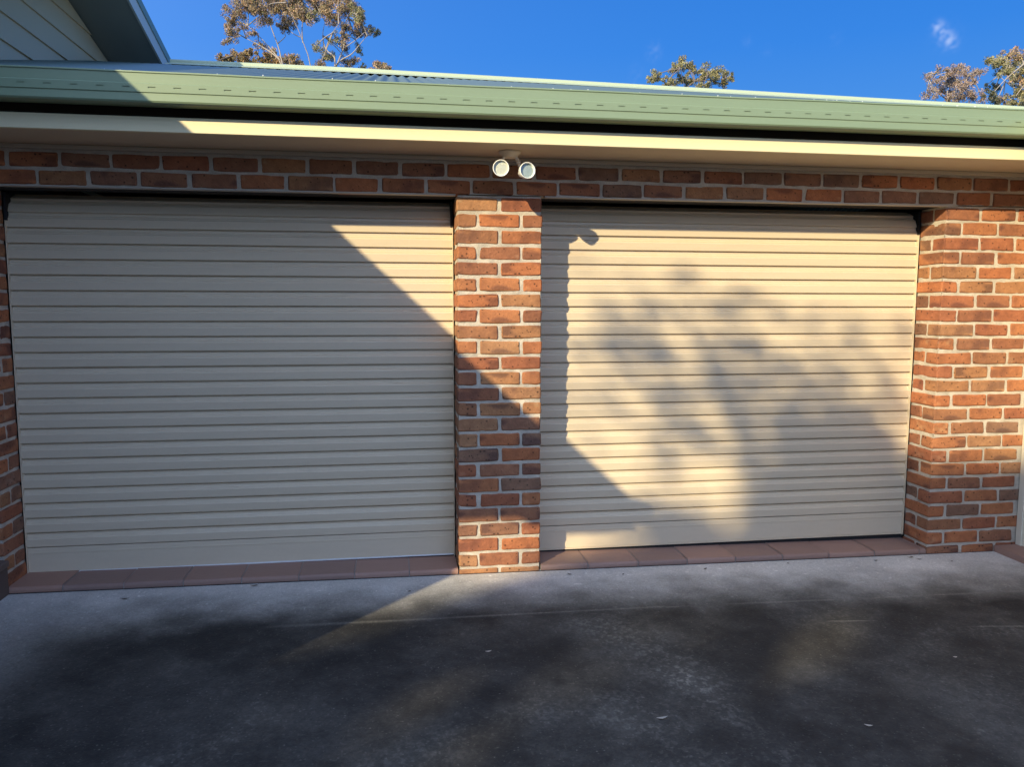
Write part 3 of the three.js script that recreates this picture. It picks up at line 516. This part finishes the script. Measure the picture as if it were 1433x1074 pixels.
// trees across the drive that throw the dappled shade: (a, b) is where the light through a leaf would meet the brick face
{
  const place = (a, b, s) => new THREE.Vector3(a - .9 * s, b + .554 * s, s);
  const gaps = [[.10, .20, .28, .28, 1], [.42, .20, .32, .26, .95], [.78, .28, .24, .16, .9], [.08, -.10, .31, .40, 1], [.06, -.40, .17, .20, .45], [.22, -.60, .16, .2, .35], [.38, -.84, .18, .24, .5], [2.49, -.61, .27, .2, 1], [1.76, -.50, .24, .16, .65], [1.30, -.80, .36, .24, .6], [2.84, -.42, .27, .15, .75], [1.45, .46, .18, .24, .95], [1.15, .5, .25, .2, .5], [3.3, -.75, .3, .16, .45], [2.1, -1.0, .2, .12, .4]];
  const keep = (a, b) => { let k = 1; for (const [x, y, rx, ry, w] of gaps) { const d = ((a - x) / rx) ** 2 + ((b - y) / ry) ** 2; if (d < 1.6) k = Math.min(k, 1 - w * smooth(1.6, .75, d)); } return k; };
  const topOf = (a) => .40 + .05 * Math.sin(a * 3.1 + 1) + .36 * smooth(1.55, 1.95, a) * smooth(2.9, 2.45, a) + .12 * smooth(2.6, 3.2, a) - .05 * smooth(.9, .3, a) + 1.3 * smooth(5.6, 7.6, a) + .3 * smooth(-1, -3, a);  // unseen trees towards the right are added and raised to cut low sky light
  const crowns = [];
  for (let q = 0; q < 8; q++) {
    const a0 = -6.5 + q * 2.2, lv = new Leaves(), S0 = 15 + rr(-.8, .8);
    const t = thing('eucalyptus_tree', 'leafy tree across the drive opposite the garage, casting shade on the ground', 'tree', [a0 + 1.1 - .9 * S0, 0, S0], 'trees across the drive'), off = (v) => v.sub(t.position);
    const n = Math.round(2.8 * (topOf(a0 + 1.1) + 6.4) * 330);
    for (let k = 0; k < n; k++) {
      const a = a0 + rr(-.3, 2.5), tb = topOf(a), b = tb - Math.pow(rnd(), 1.5) * (tb + 6.4), s = S0 + rr(-1.5, 1.5);
      if (b + .554 * s < .3 || rnd() > keep(a, b)) continue;
      const c = palettes.shade[k % 4]; lv.add(off(place(a, b, s)), rr(.22, .36), rr(.1, .17), c, .3);
    }
    const hgt = topOf(a0 + 1.1) + .554 * S0;
    part('trunk', limb([new THREE.Vector3(0, -.1, 0), new THREE.Vector3(.2, hgt * .5, .1), new THREE.Vector3(-.1, hgt * .93, 0)], .17, .03, 16), barkDark, t);
    part('crown', lv.geo(), leafMat, t).userData.kind = 'stuff';
  }
  // one taller open crown whose clumps dapple the right door
  const S = 10.5, lv = new Leaves(), t = thing('eucalyptus_tree', 'taller open-crowned tree across the drive, dappling the right roller door with shade', 'tree', [2.15 - .9 * S, 0, S]), off = (v) => v.sub(t.position), tubes = [];
  const fork = off(place(2.15, .5, S)); tubes.push(limb([new THREE.Vector3(0, -.1, 0), new THREE.Vector3(.15, 4.5, 0), fork], .16, .07, 16));
  for (const [a, b, r, cov] of [[.62, 1.75, .13, .35], [.88, 1.64, .15, .55], [.80, 1.46, .15, .9], [.93, 1.38, .10, .7], [1.15, 1.68, .14, .3], [1.54, 1.62, .10, 1.1], [1.58, 1.45, .10, .9], [1.66, 1.36, .09, .5], [.60, 1.12, .14, .4], [.93, 1.12, .15, .3], [1.18, 1.30, .14, .3], [1.36, 1.10, .14, .2], [1.22, .98, .14, .15], [.70, .96, .12, .2], [1.45, 1.20, .12, .3], [1.75, 1.20, .16, .4], [2.0, 1.16, .18, .5], [2.35, 1.14, .18, .5], [1.62, 1.0, .15, .6], [1.98, .92, .19, 1.1], [2.22, .80, .2, 1.2], [1.75, .78, .16, .9], [1.08, .86, .14, .3], [1.20, .72, .14, .3], [1.02, .62, .12, .3], [1.85, .58, .2, 1.6], [2.15, .56, .24, 1.8], [2.48, .66, .2, 1.2], [2.6, .9, .16, .4], [1.64, .68, .10, .6], [.62, 1.35, .1, .4], [2.3, 1.5, .16, .25], [1.9, 1.5, .14, .3], ...Array.from({ length: 20 }, () => { const a = rr(.75, 2.5), b = rr(.75, 1.5); return [a, b, rr(.14, .22), rr(.2, .5)]; }), ...Array.from({ length: 80 }, () => { const a = rr(.45, 2.75), b = rr(.5, 1.6); return [a, b, rr(.035, .075), (.35 + .6 * smooth(1.0, 2.1, a)) * (1.15 - .35 * smooth(.9, 1.6, b)) * rr(.4, 1.4)]; })]) {
    const s = S + rr(-1.2, 1.2), c = off(place(a, b, s)); if (tubes.length < 12) tubes.push(limb([fork, fork.clone().lerp(c, .6).add(new THREE.Vector3(rr(-.2, .2), rr(-.3, .2), 0)), c], .010, .004, 8));
    const n = Math.round(cov * Math.PI * r * r * 2.2 / .0085);
    for (let k = 0; k < n; k++) { const u = rnd() * 6.283, w = Math.sqrt(rnd()) * r * 1.35; lv.add(off(place(a + w * Math.cos(u), b + w * Math.sin(u), s + rr(-.25, .25))), rr(.13, .2), rr(.05, .08), palettes.shade[k % 4], .4); }
  }
  part('trunk', mergeGeometries(tubes), barkDark, t); part('crown', lv.geo(), leafMat, t).userData.kind = 'stuff';
}

// ---------------------------------------------------------------- fallen leaves and crumbs on the concrete
{
  const leafBrown = std(.05, .035, .022, .8), leafPale = std(.45, .40, .32, .7);
  const shape = (l, w) => { const g = new THREE.PlaneGeometry(l, w, 4, 2).rotateX(-Math.PI / 2), p = g.attributes.position; for (let i = 0; i < p.count; i++) { const u = p.getX(i) / l * 2; p.setZ(i, p.getZ(i) * (1 - u * u) + .12 * w * u); p.setY(i, .0015 + .12 * l * u * u * (i % 2 ? 1 : .7) + .04 * Math.abs(p.getZ(i))); } g.computeVertexNormals(); return g; };
  const kinds = [shape(.045, .012), shape(.03, .012), shape(.02, .012)];
  for (const [x, z, k, pale, turn] of [[-1.1, .05, 0, 0, .4], [-1.72, .16, 0, 0, .1], [.62, .09, 1, 0, -.5], [.92, .13, 2, 0, 1], [1.42, .10, 1, 0, .7], [1.95, .07, 2, 0, 2], [2.5, .09, 1, 0, .2], [2.78, .10, 1, 0, -.3], [2.95, .16, 2, 0, .5], [-.28, .24, 2, 0, .9], [-1.05, .33, 2, 1, .2], [.05, 1.0, 1, 1, .3], [.62, 1.63, 0, 1, .2], [1.35, 1.78, 1, 1, -.3], [2.06, 1.32, 2, 1, .1], [2.75, .06, 0, 0, .15]]) {
    const m = part('fallen_leaf', kinds[k], pale ? leafPale : leafBrown, scene); m.position.set(x, gy(x) + .003, z); m.rotation.y = turn;
    tag(m, pale ? 'small pale dry leaf lying on the dark stained concrete' : 'small dark dry leaf lying on pale concrete near the sill', 'leaf', pale ? 'pale fallen leaves on the drive' : 'dark fallen leaves by the wall');
  }
}

const renderer = new THREE.WebGLRenderer({ antialias: true });
renderer.toneMapping = THREE.LinearToneMapping; renderer.toneMappingExposure = EXPOSURE;
renderer.shadowMap.enabled = true; renderer.shadowMap.type = THREE.PCFSoftShadowMap;
renderer.render(scene, camera);
